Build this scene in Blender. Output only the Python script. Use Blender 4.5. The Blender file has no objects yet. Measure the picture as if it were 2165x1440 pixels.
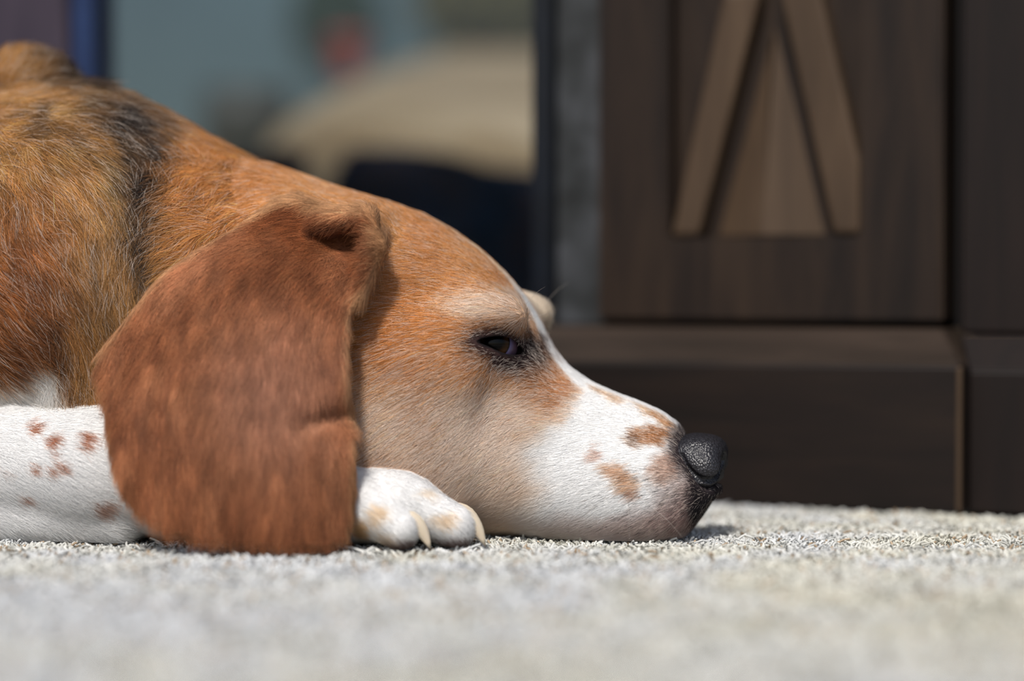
import bpy, bmesh, math
import numpy as np
from mathutils import Vector, Matrix

SC = bpy.context.scene
COL = SC.collection
rng = np.random.default_rng(7)

# ------------------------------------------------------------------ camera, sky, sun, exposure
cam_d = bpy.data.cameras.new('camera')
cam_d.sensor_width = 36.0
cam_d.lens = 4510.0 / 2165.0 * 36.0
cam_d.clip_start = 0.02
cam_d.clip_end = 200.0
cam_d.dof.use_dof = True
cam_d.dof.focus_distance = 0.972
cam_d.dof.aperture_fstop = 2.1
cam = bpy.data.objects.new('camera', cam_d)
COL.objects.link(cam)
cam.location = (0.0, -0.95, 0.114)
cam.rotation_euler = (math.radians(90 - 1.27), 0, 0)
SC.camera = cam

SUN_DIR = Vector((-0.17, -0.62, 0.76)).normalized()      # towards the sun
world = bpy.data.worlds.new('world')
SC.world = world
world.use_nodes = True
wt = world.node_tree
wt.nodes.clear()
sky = wt.nodes.new('ShaderNodeTexSky')
sky.sky_type = 'NISHITA'
sky.sun_disc = False
sky.sun_elevation = math.asin(SUN_DIR.z)
sky.sun_rotation = math.atan2(SUN_DIR.x, SUN_DIR.y)
sky.air_density = 1.0
sky.dust_density = 2.5
bg = wt.nodes.new('ShaderNodeBackground')
bg.inputs['Strength'].default_value = 0.11
wo = wt.nodes.new('ShaderNodeOutputWorld')
wt.links.new(sky.outputs[0], bg.inputs[0])
wt.links.new(bg.outputs[0], wo.inputs[0])

sun_d = bpy.data.lights.new('sun', 'SUN')
sun_d.energy = 3.8
sun_d.angle = math.radians(8.0)
sun_d.color = (1.0, 0.96, 0.91)
sun = bpy.data.objects.new('sun', sun_d)
COL.objects.link(sun)
sun.rotation_euler = SUN_DIR.to_track_quat('Z', 'Y').to_euler()
sun.location = SUN_DIR * 6

vs = SC.view_settings
SC.display_settings.display_device = 'sRGB'
vs.view_transform = 'Standard'
vs.look = 'None'
vs.exposure = 0.0
vs.gamma = 1.0
vs.use_curve_mapping = False


# ------------------------------------------------------------------ helpers
def lin(c):
    c = np.asarray(c, float) / 255.0
    return np.where(c <= 0.04045, c / 12.92, ((c + 0.055) / 1.055) ** 2.4)


def rgba(c):
    r = lin(c)
    return (float(r[0]), float(r[1]), float(r[2]), 1.0)


def tag(o, label=None, cat=None, group=None, kind=None):
    if label: o['label'] = label
    if cat: o['category'] = cat
    if group: o['group'] = group
    if kind: o['kind'] = kind
    return o


def empty(name, loc=(0, 0, 0), rz=0.0):
    o = bpy.data.objects.new(name, None)
    o.empty_display_size = 0.05
    o.location = loc
    o.rotation_euler = (0, 0, rz)
    COL.objects.link(o)
    return o


def link_mesh(name, me, mat=None, parent=None, smooth=False):
    o = bpy.data.objects.new(name, me)
    COL.objects.link(o)
    if mat is not None:
        me.materials.append(mat)
    if parent is not None:
        o.parent = parent
    if smooth:
        me.polygons.foreach_set('use_smooth', [True] * len(me.polygons))
    return o


def from_py(name, verts, faces, mat=None, parent=None, smooth=False, bevel=0.0, seg=2):
    me = bpy.data.meshes.new(name)
    me.from_pydata([tuple(v) for v in verts], [], faces)
    me.update()
    if bevel > 0:
        bm = bmesh.new()
        bm.from_mesh(me)
        bmesh.ops.recalc_face_normals(bm, faces=bm.faces)
        bmesh.ops.bevel(bm, geom=list(bm.edges), offset=bevel, segments=seg, affect='EDGES', profile=0.5, clamp_overlap=True)
        bm.to_mesh(me)
        bm.free()
    return link_mesh(name, me, mat, parent, smooth)


BOXF = [(0, 3, 2, 1), (4, 5, 6, 7), (0, 1, 5, 4), (1, 2, 6, 5), (2, 3, 7, 6), (3, 0, 4, 7)]


def box(name, x0, x1, y0, y1, z0, z1, mat, parent=None, bevel=0.0015):
    v = [(x0, y0, z0), (x1, y0, z0), (x1, y1, z0), (x0, y1, z0), (x0, y0, z1), (x1, y0, z1), (x1, y1, z1), (x0, y1, z1)]
    return from_py(name, v, BOXF, mat, parent, bevel=bevel)


def prism(name, poly, d0, d1, mat, parent=None, bevel=0.0015):
    """poly of (s, z), counter-clockwise seen from the front, extruded from depth d0 (front) to d1."""
    n = len(poly)
    v = [(s, d0, z) for s, z in poly] + [(s, d1, z) for s, z in poly]
    f = [tuple(range(n)), tuple(range(2 * n - 1, n - 1, -1))]
    f += [(i, i + n, (i + 1) % n + n, (i + 1) % n) for i in range(n)]
    return from_py(name, v, f, mat, parent, bevel=bevel)


def new_mat(name):
    m = bpy.data.materials.new(name)
    m.use_nodes = True
    nt = m.node_tree
    nt.nodes.clear()
    out = nt.nodes.new('ShaderNodeOutputMaterial')
    return m, nt, out


def N(nt, typ, **kw):
    n = nt.nodes.new(typ)
    for k, v in kw.items():
        if k in n.inputs:
            n.inputs[k].default_value = v
        else:
            setattr(n, k, v)
    return n


def ramp(nt, stops):
    r = nt.nodes.new('ShaderNodeValToRGB')
    e = r.color_ramp.elements
    while len(e) < len(stops):
        e.new(0.5)
    for i, (p, c) in enumerate(stops):
        e[i].position = p
        e[i].color = rgba(c)
    return r


def wood_mat(name, dark, mid, light, rough=0.45, scale=9.0, stretch=(6, 6, 0.7)):
    m, nt, out = new_mat(name)
    tc = N(nt, 'ShaderNodeTexCoord')
    mp = N(nt, 'ShaderNodeMapping')
    mp.inputs['Scale'].default_value = stretch
    nz = N(nt, 'ShaderNodeTexNoise', Scale=scale, Detail=6.0, Roughness=0.6, Distortion=0.6)
    rp = ramp(nt, [(0.3, dark), (0.5, mid), (0.72, light)])
    bs = N(nt, 'ShaderNodeBsdfPrincipled', Roughness=rough)
    bs.inputs['Specular IOR Level'].default_value = 0.22
    bp = N(nt, 'ShaderNodeBump', Strength=0.15, Distance=0.001)
    L = nt.links.new
    L(tc.outputs['Object'], mp.inputs[0]); L(mp.outputs[0], nz.inputs['Vector']); L(nz.outputs[0], rp.inputs[0])
    L(rp.outputs[0], bs.inputs['Base Color']); L(nz.outputs[0], bp.inputs['Height']); L(bp.outputs[0], bs.inputs['Normal'])
    L(bs.outputs[0], out.inputs[0])
    return m


def noise_mat(name, cols, scale=8.0, rough=0.8, detail=4.0, bump=0.2, dist=0.004, spec=0.3, stretch=None):
    m, nt, out = new_mat(name)
    tc = N(nt, 'ShaderNodeTexCoord')
    nz = N(nt, 'ShaderNodeTexNoise', Scale=scale, Detail=detail, Roughness=0.6)
    st = [(0.3 + 0.4 * i / max(1, len(cols) - 1), c) for i, c in enumerate(cols)]
    rp = ramp(nt, st)
    bs = N(nt, 'ShaderNodeBsdfPrincipled', Roughness=rough)
    bs.inputs['Specular IOR Level'].default_value = spec
    bp = N(nt, 'ShaderNodeBump', Strength=bump, Distance=dist)
    L = nt.links.new
    if stretch:
        mp = N(nt, 'ShaderNodeMapping')
        mp.inputs['Scale'].default_value = stretch
        L(tc.outputs['Object'], mp.inputs[0]); L(mp.outputs[0], nz.inputs['Vector'])
    else:
        L(tc.outputs['Object'], nz.inputs['Vector'])
    L(nz.outputs[0], rp.inputs[0])
    L(rp.outputs[0], bs.inputs['Base Color']); L(nz.outputs[0], bp.inputs['Height']); L(bp.outputs[0], bs.inputs['Normal'])
    L(bs.outputs[0], out.inputs[0])
    return m


# numpy value noise -------------------------------------------------
def _hash(i, j, k, seed):
    n = (i * 374761393 + j * 668265263 + k * 2147483647 + seed * 1274126177) & 0xFFFFFFFF
    n = ((n ^ (n >> 13)) * 1274126177) & 0xFFFFFFFF
    return ((n ^ (n >> 16)) & 0xFFFF) / 65535.0


def vnoise(P, scale, seed=0):
    q = np.asarray(P) * scale
    i = np.floor(q).astype(np.int64)
    f = q - i
    f = f * f * (3 - 2 * f)
    r = 0
    for dx in (0, 1):
        wx = f[:, 0] if dx else 1 - f[:, 0]
        for dy in (0, 1):
            wy = f[:, 1] if dy else 1 - f[:, 1]
            for dz in (0, 1):
                wz = f[:, 2] if dz else 1 - f[:, 2]
                r = r + wx * wy * wz * _hash(i[:, 0] + dx, i[:, 1] + dy, i[:, 2] + dz, seed)
    return r * 2 - 1


# ------------------------------------------------------------------ structure: floor, ground, wall, door, wooden surround
AX = Vector((0.116, 0.192, 0.0))                     # a point on the plinth's front line
RZ = math.atan2(-0.40199, 0.91564)                   # the front runs nearer to the camera on the right

M_wood = wood_mat('dark_wood', (20, 13, 9), (34, 24, 17), (46, 34, 24), rough=0.6)
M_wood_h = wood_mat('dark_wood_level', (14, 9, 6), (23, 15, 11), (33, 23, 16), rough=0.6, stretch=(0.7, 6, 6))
M_wood_t = wood_mat('lit_ledge_wood', (32, 25, 19), (44, 35, 28), (56, 45, 37), rough=0.6, stretch=(0.7, 6, 6))  # lighter copy of the wood, light on the sloped ledge painted in
M_slat = wood_mat('lighter_brown_wood', (58, 45, 33), (70, 55, 41), (82, 66, 50), rough=0.6)  # slat wood, a lighter brown than the pilaster
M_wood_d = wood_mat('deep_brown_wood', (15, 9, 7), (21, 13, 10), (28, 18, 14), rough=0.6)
M_frame = noise_mat('navy_metal', [(12, 15, 20), (17, 22, 30)], scale=30, rough=0.4, bump=0.02)
M_blue = noise_mat('blue_metal', [(28, 42, 74), (38, 56, 94)], scale=20, rough=0.45, bump=0.02)
M_marble = noise_mat('grey_stone', [(20, 21, 19), (46, 48, 49), (72, 74, 78)], scale=26, rough=0.5, detail=5, bump=0.05)
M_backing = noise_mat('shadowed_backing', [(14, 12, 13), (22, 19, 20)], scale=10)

M_floor, nt, out = new_mat('carpet_backing')
tc = N(nt, 'ShaderNodeTexCoord')
nz = N(nt, 'ShaderNodeTexNoise', Scale=700.0, Detail=2.0)
rp = ramp(nt, [(0.3, (138, 134, 126)), (0.6, (178, 175, 168))])
bs = N(nt, 'ShaderNodeBsdfPrincipled', Roughness=1.0)
bs.inputs['Specular IOR Level'].default_value = 0.05
bp = N(nt, 'ShaderNodeBump', Strength=0.6, Distance=0.002)
nt.links.new(tc.outputs['Object'], nz.inputs['Vector']); nt.links.new(nz.outputs[0], rp.inputs[0])
nt.links.new(rp.outputs[0], bs.inputs['Base Color']); nt.links.new(nz.outputs[0], bp.inputs['Height'])
nt.links.new(bp.outputs[0], bs.inputs['Normal']); nt.links.new(bs.outputs[0], out.inputs[0])

dirS = Vector((0.91564, -0.40199, 0)); dirD = Vector((0.40199, 0.91564, 0))
a = AX - dirS * 3.0 + dirD * 0.055
b = AX + dirS * 3.0 + dirD * 0.055
FZ = -0.004
fl = from_py('floor', [(a.x, -3.0, FZ), (b.x, -3.0, FZ), (b.x, b.y, FZ), (a.x, a.y, FZ),
                       (a.x, -3.0, FZ - .03), (b.x, -3.0, FZ - .03), (b.x, b.y, FZ - .03), (a.x, a.y, FZ - .03)],
             [(0, 1, 2, 3), (7, 6, 5, 4), (0, 4, 5, 1), (1, 5, 6, 2), (2, 6, 7, 3), (3, 7, 4, 0)], M_floor)
tag(fl, 'pale grey cut-pile carpet under the dog', kind='structure')

# dry ground beyond the glass, rising to a bank (one height field)
M_soil = noise_mat('dry_soil', [(120, 99, 76), (146, 126, 102), (164, 145, 123)], scale=5, rough=0.95, detail=6, bump=0.5, dist=0.02, spec=0.1, stretch=(1, 1, 6))
g0 = AX - dirS * 3.0 + dirD * 0.12
nx, ny = 130, 90
gv, gf = [], []
for j in range(ny):
    for i in range(nx):
        p = g0 + dirS * (6.0 * i / (nx - 1)) + dirD * (4.2 * (j / (ny - 1)) ** 1.3)
        dd = 4.2 * (j / (ny - 1)) ** 1.3
        ss = 6.0 * i / (nx - 1) - 3.0
        side = 1 / (1 + math.exp(-(p.x + 0.305 - 0.10 * (p.y - 1.0)) * 45))          # the bank stands on the right, level ground on the left
        k1 = min(1.0, max(0.0, (p.y - 1.0) / 0.16)); k2 = min(1.0, max(0.0, (p.y - 1.1) / 1.1))
        z = side * (0.285 * k1 * k1 * (3 - 2 * k1) + 0.20 * k2) - 0.002
        z += 0.012 * math.sin(7 * p.x + 2 * p.y) * min(1, dd)
        gv.append((p.x, p.y, z))
for j in range(ny - 1):
    for i in range(nx - 1):
        gf.append((j * nx + i, j * nx + i + 1, (j + 1) * nx + i + 1, (j + 1) * nx + i))
tag(from_py('ground', gv, gf, M_soil, smooth=True), 'dry tan earth rising to a bank beyond the glass', kind='structure')

M_render = noise_mat('blue_grey_render', [(66, 82, 90), (78, 96, 104)], scale=3, rough=0.9, bump=0.1)
w = box('wall_back', -4.0, 4.0, 2.75, 2.9, -0.05, 1.6, M_render)
tag(w, 'blue grey wall far behind the glass', kind='structure')

# glazed door (structure)
door = empty('door_1', AX, RZ)
tag(door, 'glazed door with dark navy frame behind the dog', kind='structure')
box('frame_stile', -0.1386, -0.1255, 0.055, 0.085, 0.0, 1.0, M_frame, door)
box('frame_stile', -0.4600, -0.4470, 0.055, 0.085, 0.0, 1.0, M_blue, door)
box('bottom_rail', -0.4450, -0.1386, 0.057, 0.083, 0.0, 0.075, M_frame, door)
box('top_rail', -0.4450, -0.1386, 0.057, 0.083, 0.93, 1.0, M_frame, door)
M_glass, nt, out = new_mat('clear_glass')
tr = N(nt, 'ShaderNodeBsdfTransparent'); tr.inputs[0].default_value = (0.84, 0.88, 0.88, 1)
gl = N(nt, 'ShaderNodeBsdfGlossy', Roughness=0.0)
fr = N(nt, 'ShaderNodeFresnel', IOR=1.5)
mx = N(nt, 'ShaderNodeMixShader')
nt.links.new(fr.outputs[0], mx.inputs[0]); nt.links.new(tr.outputs[0], mx.inputs[1]); nt.links.new(gl.outputs[0], mx.inputs[2])
nt.links.new(mx.outputs[0], out.inputs[0])
box('glass_pane', -0.4470, -0.1386, 0.067, 0.071, 0.075, 0.93, M_glass, door, bevel=0)
t1 = empty('trim_1', AX, RZ)
tag(t1, 'grey mottled stone strip between glass door and wooden surround', kind='structure')
box('stone_strip', -0.1189, -0.0900, 0.046, 0.075, 0.0953, 1.0, M_marble, t1)
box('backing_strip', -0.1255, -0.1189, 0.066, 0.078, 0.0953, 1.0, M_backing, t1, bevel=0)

# wooden surround (thing)
sur = empty('wooden_surround', AX, RZ)
tag(sur, 'dark brown wooden door surround with carved inverted V slats on a stepped plinth', 'door surround')
box('plinth', -0.1600, 0.1245, 0.0, 0.080, 0.0, 0.0765, M_wood_h, sur, bevel=0.0016)
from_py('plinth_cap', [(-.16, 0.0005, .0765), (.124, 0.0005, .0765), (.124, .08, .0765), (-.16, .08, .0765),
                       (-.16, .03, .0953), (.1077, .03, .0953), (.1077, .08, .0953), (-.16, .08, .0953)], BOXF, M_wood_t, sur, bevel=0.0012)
P0 = 0.032
GS = [-.0876, -.0452, .0631, .1077]
GZ = [.0985, .145, .415, .62, .90, 1.0]
solid = [[True, True, True], [True, False, True], [True, True, True], [True, False, True], [True, True, True]]
V, F = [], []
for d in (P0, .070):
    for z in GZ:
        for s in GS:
            V.append((s, d, z))
vid = lambda i, j, k: k * 24 + j * 4 + i
for j in range(5):
    for i in range(3):
        if not solid[j][i]:
            continue
        F.append((vid(i, j, 0), vid(i + 1, j, 0), vid(i + 1, j + 1, 0), vid(i, j + 1, 0)))
        F.append((vid(i, j + 1, 1), vid(i + 1, j + 1, 1), vid(i + 1, j, 1), vid(i, j, 1)))
        for di, dj, p, q in ((0, -1, (0, 0), (1, 0)), (1, 0, (1, 0), (1, 1)), (0, 1, (1, 1), (0, 1)), (-1, 0, (0, 1), (0, 0))):
            a_, b_ = i + di, j + dj
            if 0 <= a_ < 3 and 0 <= b_ < 5 and solid[b_][a_]:
                continue
            F.append((vid(i + p[0], j + p[1], 0), vid(i + p[0], j + p[1], 1), vid(i + q[0], j + q[1], 1), vid(i + q[0], j + q[1], 0)))
pf = from_py('pilaster_face', V, F, M_wood, sur)
bm = bmesh.new(); bm.from_mesh(pf.data)
bmesh.ops.recalc_face_normals(bm, faces=bm.faces)
ed = [k for k in bm.edges if len(k.link_faces) == 2 and k.calc_face_angle() > .5]
bmesh.ops.bevel(bm, geom=ed, offset=.0018, segments=2, affect='EDGES', clamp_overlap=True)
bm.to_mesh(pf.data); bm.free()
box('back_panel', -0.0470, 0.0650, 0.046, 0.066, 0.14, 0.96, M_wood, sur, bevel=0)
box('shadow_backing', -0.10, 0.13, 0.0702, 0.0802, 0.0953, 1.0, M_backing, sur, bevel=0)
for zf in (lambda z: z, lambda z: 0.56 - z):
    def zz(poly):
        q = [(s, zf(z)) for s, z in poly]
        return q if zf(0) == 0 else q[::-1]
    prism('slat', zz([(-.0449, .1455), (-.0285, .1455), (.0075, .2795), (-.0145, .2795)]), 0.033, 0.048, M_slat, sur, bevel=0.0028)
    prism('slat', zz([(.0480, .1455), (.0628, .1455), (.0628, .1850), (.0400, .2795), (.0170, .2795)]), 0.033, 0.048, M_slat, sur, bevel=0.0028)
    r = 0.036
    wv = [(-.0215, .0465, .1455), (.0420, .0465, .1455), (.0115, .0465, .262), (.0065, r, .1455), (.0110, r + .004, .252)]
    wv = [(s, d, zf(z)) for s, d, z in wv]
    wf = [(0, 3, 4, 2), (3, 1, 2, 4), (0, 1, 3), (0, 2, 1)]
    if zf(0) != 0:
        wf = [q[::-1] for q in wf]
    from_py('centre_wedge', wv, wf, M_slat, sur, bevel=0.0008)
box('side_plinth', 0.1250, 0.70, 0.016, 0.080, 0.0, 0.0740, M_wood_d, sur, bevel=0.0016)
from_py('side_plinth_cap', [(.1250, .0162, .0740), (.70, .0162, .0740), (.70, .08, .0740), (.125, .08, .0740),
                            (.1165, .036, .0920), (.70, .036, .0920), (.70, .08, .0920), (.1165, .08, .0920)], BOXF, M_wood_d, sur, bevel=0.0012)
box('edge_highlight', 0.1222, 0.1249, -0.0008, 0.004, 0.0015, 0.0762, M_slat, sur, bevel=0.0008)  # added paler strip that paints the highlight along the plinth corner
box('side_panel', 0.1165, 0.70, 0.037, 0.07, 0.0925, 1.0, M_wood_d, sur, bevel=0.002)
left = empty('wall_left', AX, RZ)
tag(left, 'dark wooden wall panel left of the glass door', kind='structure')
box('wall_panel', -1.6, -0.4612, 0.05, 0.09, 0.0, 1.0, wood_mat('plum_wood', (48, 42, 52), (62, 54, 64), (76, 66, 74)), left, bevel=0.001)

# ------------------------------------------------------------------ things beyond the glass
M_navy = noise_mat('navy_fabric', [(16, 26, 36), (30, 44, 60), (46, 64, 86)], scale=12, rough=0.85, bump=0.4, dist=0.01)
M_black = noise_mat('dark_glaze', [(24, 24, 24), (48, 44, 42)], scale=14, rough=0.5, bump=0.1)
M_terra = noise_mat('red_clay', [(150, 48, 36), (186, 66, 50)], scale=20, rough=0.8, bump=0.1)
M_leaf = noise_mat('dark_leaf', [(20, 40, 24), (40, 64, 38)], scale=30, rough=0.6)
M_dry = noise_mat('dry_shrub', [(74, 68, 40), (108, 100, 62)], scale=30, rough=0.9)
M_pale = noise_mat('pale_stone', [(128, 130, 140), (160, 162, 170)], scale=12, rough=0.9)


def cushion(name, cx, cy, hx, hy, h, drop, label, cat, mat):
    """a soft-edged slab whose top slopes down to the right by `drop`"""
    n = 14
    V, F = [], []
    for j in range(n + 1):
        for i in range(2 * n + 1):
            s = -1 + i / n
            t = -1 + 2 * j / n
            e = max(0.0, 1 - abs(s) ** 9) ** 0.22 * max(0.0, 1 - abs(t) ** 7) ** 0.25
            z = (h - drop * (s + 1) / 2 + 0.004 * math.sin(9 * s + 5 * t)) * e
            V.append((hx * s, hy * t, z))
    W = 2 * n + 1
    for j in range(n):
        for i in range(2 * n):
            F.append((j * W + i, j * W + i + 1, (j + 1) * W + i + 1, (j + 1) * W + i))
    k = len(V)
    V += [(-hx, -hy, 0), (hx, -hy, 0), (hx, hy, 0), (-hx, hy, 0)]
    F.append((k + 3, k + 2, k + 1, k))
    o = from_py(name, V, F, mat, smooth=True)
    o.location = (cx, cy, 0.0)
    return tag(o, label, cat)


def lathe(name, prof, mat, parent=None, n=28):
    V, F = [], []
    for r, z in prof:
        for k in range(n):
            t = 2 * math.pi * k / n
            V.append((r * math.cos(t), r * math.sin(t), z))
    for j in range(len(prof) - 1):
        for k in range(n):
            F.append((j * n + k, j * n + (k + 1) % n, (j + 1) * n + (k + 1) % n, (j + 1) * n + k))
    return from_py(name, V, F, mat, parent, smooth=True)


cushion('cushion', -0.02, 0.88, 0.140, 0.09, 0.246, 0.05, 'large dark navy cushion sloping down behind the glass, above the dog head', 'cushion', M_navy)
cushion('cushion', -0.205, 0.88, 0.035, 0.06, 0.238, 0.006, 'small dark navy cushion just over the neck of the dog, behind the glass', 'cushion', M_navy)


def pot(name, x, y, z, r, h, mat, label, plant=None):
    o = empty(name, (x, y, z))
    tag(o, label, 'pot')
    lathe('bowl', [(0.001, 0.0), (r * .7, 0.0), (r * .88, h * .45), (r * .97, h * .8), (r * 1.08, h * .8), (r * 1.08, h), (r * .98, h), (r * .95, h * .84), (0.001, h * .84)], mat, o)
    return o


pot('plant_pot', -0.335, 1.75, 0.0, 0.052, 0.37, M_black, 'tall dark pot blurred against the blue grey wall')
pot('flower_pot', -0.215, 1.85, 0.395, 0.022, 0.055, M_terra, 'small red clay pot blurred on top of the earth bank')


def shrub(name, x, y, z, rx, rz, n, mat, label, seed):
    r = np.random.default_rng(seed)
    o = empty(name, (x, y, z))
    tag(o, label, 'shrub')
    V, F = [], []
    for k in range(n):
        d = r.normal(size=3); d /= np.linalg.norm(d)
        c = d * r.uniform(.45, 1) ** .5 * np.array([rx, rx, rz]) + np.array([0, 0, rz])
        t = r.normal(size=3); t /= np.linalg.norm(t)
        s = np.cross(t, d); s /= np.linalg.norm(s) + 1e-9
        L = r.uniform(.018, .035); Wd = L * .35
        b0 = len(V)
        V += [c - t * L, c + s * Wd + d * .004, c + t * L, c - s * Wd + d * .004]
        F += [(b0, b0 + 1, b0 + 2), (b0, b0 + 2, b0 + 3)]
    f = from_py('foliage', V, F, mat, o)
    f['kind'] = 'stuff'
    lathe('stem', [(0.012, -0.02), (0.010, rz * .6), (0.004, rz * 1.3)], M_black, o, n=8)
    return o


shrub('shrub', -0.275, 2.40, 0.46, 0.060, 0.08, 900, M_leaf, 'small dark green shrub blurred behind the red pot', 3)
shrub('shrub', 0.02, 2.45, 0.46, 0.17, 0.12, 1800, M_dry, 'wide olive dry shrub blurred along the top of the bank', 4)

# ------------------------------------------------------------------ the dog: one implicit body, meshed once
O_ = np.array([-0.11624, 0.08494, 0.0])
UD = np.array([math.cos(math.radians(13)), -math.sin(math.radians(13)), 0.0])
VD = np.array([-math.sin(math.radians(13)), -math.cos(math.radians(13)), 0.0])


def smin(a, b, k):
    h = np.clip(0.5 + 0.5 * (b - a) / k, 0, 1)
    return b * (1 - h) + a * h - k * h * (1 - h)


def smax(a, b, k):
    return -smin(-a, -b, k)


def ell(P, c, r, tilt=None):
    q = P - np.asarray(c)
    if tilt is not None:
        q = q @ tilt
    r = np.asarray(r)
    k0 = np.sqrt(((q / r) ** 2).sum(1)) + 1e-9
    k1 = np.sqrt(((q / r ** 2) ** 2).sum(1)) + 1e-9
    return k0 * (k0 - 1) / k1


def rcone(P, a, b, ra, rb):
    a = np.asarray(a, float); b = np.asarray(b, float)
    ab = b - a
    t = np.clip((P - a) @ ab / (ab @ ab), 0, 1)
    return np.sqrt(((P - a - t[:, None] * ab) ** 2).sum(1)) - (ra + (rb - ra) * t)


def chaikin(v, n):
    v = np.asarray(v, float)
    for _ in range(n):
        w = np.roll(v, -1, 0)
        v = np.stack([.75 * v + .25 * w, .25 * v + .75 * w], 1).reshape(-1, 2)
    return v


def polysdf(x, y, V):
    d = np.full(x.shape, 1e9)
    s = np.ones(x.shape)
    n = len(V)
    for i in range(n):
        ax, ay = V[i]; bx, by = V[i - 1]
        ex, ey = bx - ax, by - ay
        wx, wy = x - ax, y - ay
        t = np.clip((wx * ex + wy * ey) / (ex * ex + ey * ey), 0, 1)
        d = np.minimum(d, (wx - ex * t) ** 2 + (wy - ey * t) ** 2)
        c1 = y >= ay; c2 = y < by; c3 = ex * wy > ey * wx
        flip = (c1 & c2 & c3) | (~c1 & ~c2 & ~c3)
        s = np.where(flip, -s, s)
    return s * np.sqrt(d)


TOP = np.array([(-.08, .170), (-.03, .1745), (0, .1765), (.016, .171), (.03, .1660), (.0607, .1570), (.077, .1510), (.091, .1432), (.105, .1332), (.1164, .1225), (.1256, .1115),
                (.1325, .1000), (.1385, .0885), (.1461, .0796), (.1574, .0723), (.1687, .0676), (.18, .0637), (.191, .059), (.2005, .0520), (.2045, .0420), (.2085, .0310), (.2125, .0262), (.2190, .0250), (.224, .0245)])
BOT = np.array([(-.08, .012), (-.03, .004), (0, .000), (.19, .000), (.2022, .0010), (.2077, .0085), (.2132, .0165), (.2187, .0225), (.224, .0240)])
WID = np.array([(-.08, .050), (-.03, .054), (0, .057), (.03, .057), (.07, .053), (.1, .0465), (.12, .0415), (.135, .0365), (.15, .0325), (.17, .0290), (.19, .0255), (.205, .0205), (.213, .0135), (.219, .0070), (.224, .003)])
TAP = np.array([(-.08, .0), (0, .10), (.08, .16), (.115, .26), (.14, .36), (.16, .40), (.2, .36), (.215, .1), (.224, 0)])

EYE = np.array([.1165, .0235, .0905])        # (u, v, z) of the eyeball centre; mirrored for the far side
EYE_R = .0112
GD = np.array([.225, .974, 0.0])             # outward through the slit
GE = np.array([.974, -.225, 0.0])
SLIT = chaikin(np.array([(-52, -3), (-40, -10), (-18, -15), (8, -15), (26, -8), (40, 6), (52, 23), (36, 26), (16, 25), (-10, 15), (-34, 3)]) * np.array([.000213, -.000213]) * np.array([1, 1]), 1)[::-1]
EYE_C2 = np.array([.1195 + 0.0, .0912])


def smooth_tab(pts, sig, n=900):
    pts = np.asarray(pts, float)
    x = np.linspace(pts[0, 0], pts[-1, 0], n); y = np.interp(x, pts[:, 0], pts[:, 1])
    w_ = sig / (x[1] - x[0]); k = np.exp(-.5 * (np.arange(-int(3 * w_) - 1, int(3 * w_) + 2) / w_) ** 2); k /= k.sum()
    h = len(k) // 2
    return np.stack([x, np.convolve(np.pad(y, h, mode='reflect', reflect_type='odd'), k, 'valid')], 1)


TOP = smooth_tab(TOP, .0022); BOT = smooth_tab(BOT, .0015); WID = smooth_tab(WID, .0045); TAP = smooth_tab(TAP, .008)
EARY = smooth_tab(np.stack([[-.03, 0, .02, .05, .09, .12, .13, .14, .15, .17, .20], [-.031, -.031, -.031, -.027, -.013, .002, .010, .020, .032, .047, .07]], 1), .008)


def head_uvw(P):
    q = P - O_
    return np.stack([q @ UD, q @ VD, P[:, 2]], 1)


def f_head(P):
    h = head_uvw(P)
    u, v, z = h[:, 0], h[:, 1], h[:, 2]
    av = np.abs(v)
    H = np.stack([u, av, z], 1)
    zt = np.interp(u, TOP[:, 0], TOP[:, 1]); zb = np.interp(u, BOT[:, 0], BOT[:, 1])
    W = np.interp(u, WID[:, 0], WID[:, 1]); tp = np.interp(u, TAP[:, 0], TAP[:, 1])
    c = (zt + zb) / 2; hh = (zt - zb) / 2
    t = (z - c) / hh
    hw = W * np.clip(1 - tp * t, .3, 1.6)
    p = 2.35
    rho = ((av / hw) ** p + np.abs(t) ** p) ** (1 / p)
    f = (rho - 1) * np.minimum(hh, W)
    f = smax(f, u - .221, .004)
    f = smax(f, -.06 - u, .02)
    f = smin(f, ell(H, (.112, .0285, .1035), (.021, .0125, .0115)), .012)        # brow
    f = smin(f, ell(H, (.082, .041, .078), (.034, .014, .022)), .018)            # cheek bone
    f = smin(f, ell(H, (.060, .040, .040), (.050, .022, .034)), .015)            # jowl
    f = smin(f, ell(H, (.168, .0185, .022), (.040, .0135, .0215)), .012)         # lip
    f = smax(f, -ell(H, (.143, .047, .070), (.022, .014, .012)), .012)           # hollow before the eye
    f = smin(f, np.sqrt(((H - EYE) ** 2).sum(1)) - (EYE_R + .0013), .007)        # lids over the eyeball
    e1 = (H - np.array([.1195, .0235, .0912])) @ GE
    e2 = z - .0912
    near = (np.abs(e1) < .02) & (np.abs(e2) < .02) & (av > .015)
    if near.any():
        q = polysdf(e1[near], e2[near], SLIT)
        dep = (H[near] - EYE) @ GD
        cut = np.maximum(q, .001 - dep)
        f[near] = smax(f[near], -cut, .0008)
    return f


def slit_dist(P):
    h = head_uvw(P)
    H = np.stack([h[:, 0], np.abs(h[:, 1]), h[:, 2]], 1)
    e1 = (H - np.array([.1195, .0235, .0912])) @ GE
    e2 = H[:, 2] - .0912
    d = np.full(len(P), 1.0)
    near = (np.abs(e1) < .03) & (np.abs(e2) < .03) & (H[:, 1] > .012)
    if near.any():
        d[near] = polysdf(e1[near], e2[near], SLIT)
    return d, e1, e2


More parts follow.
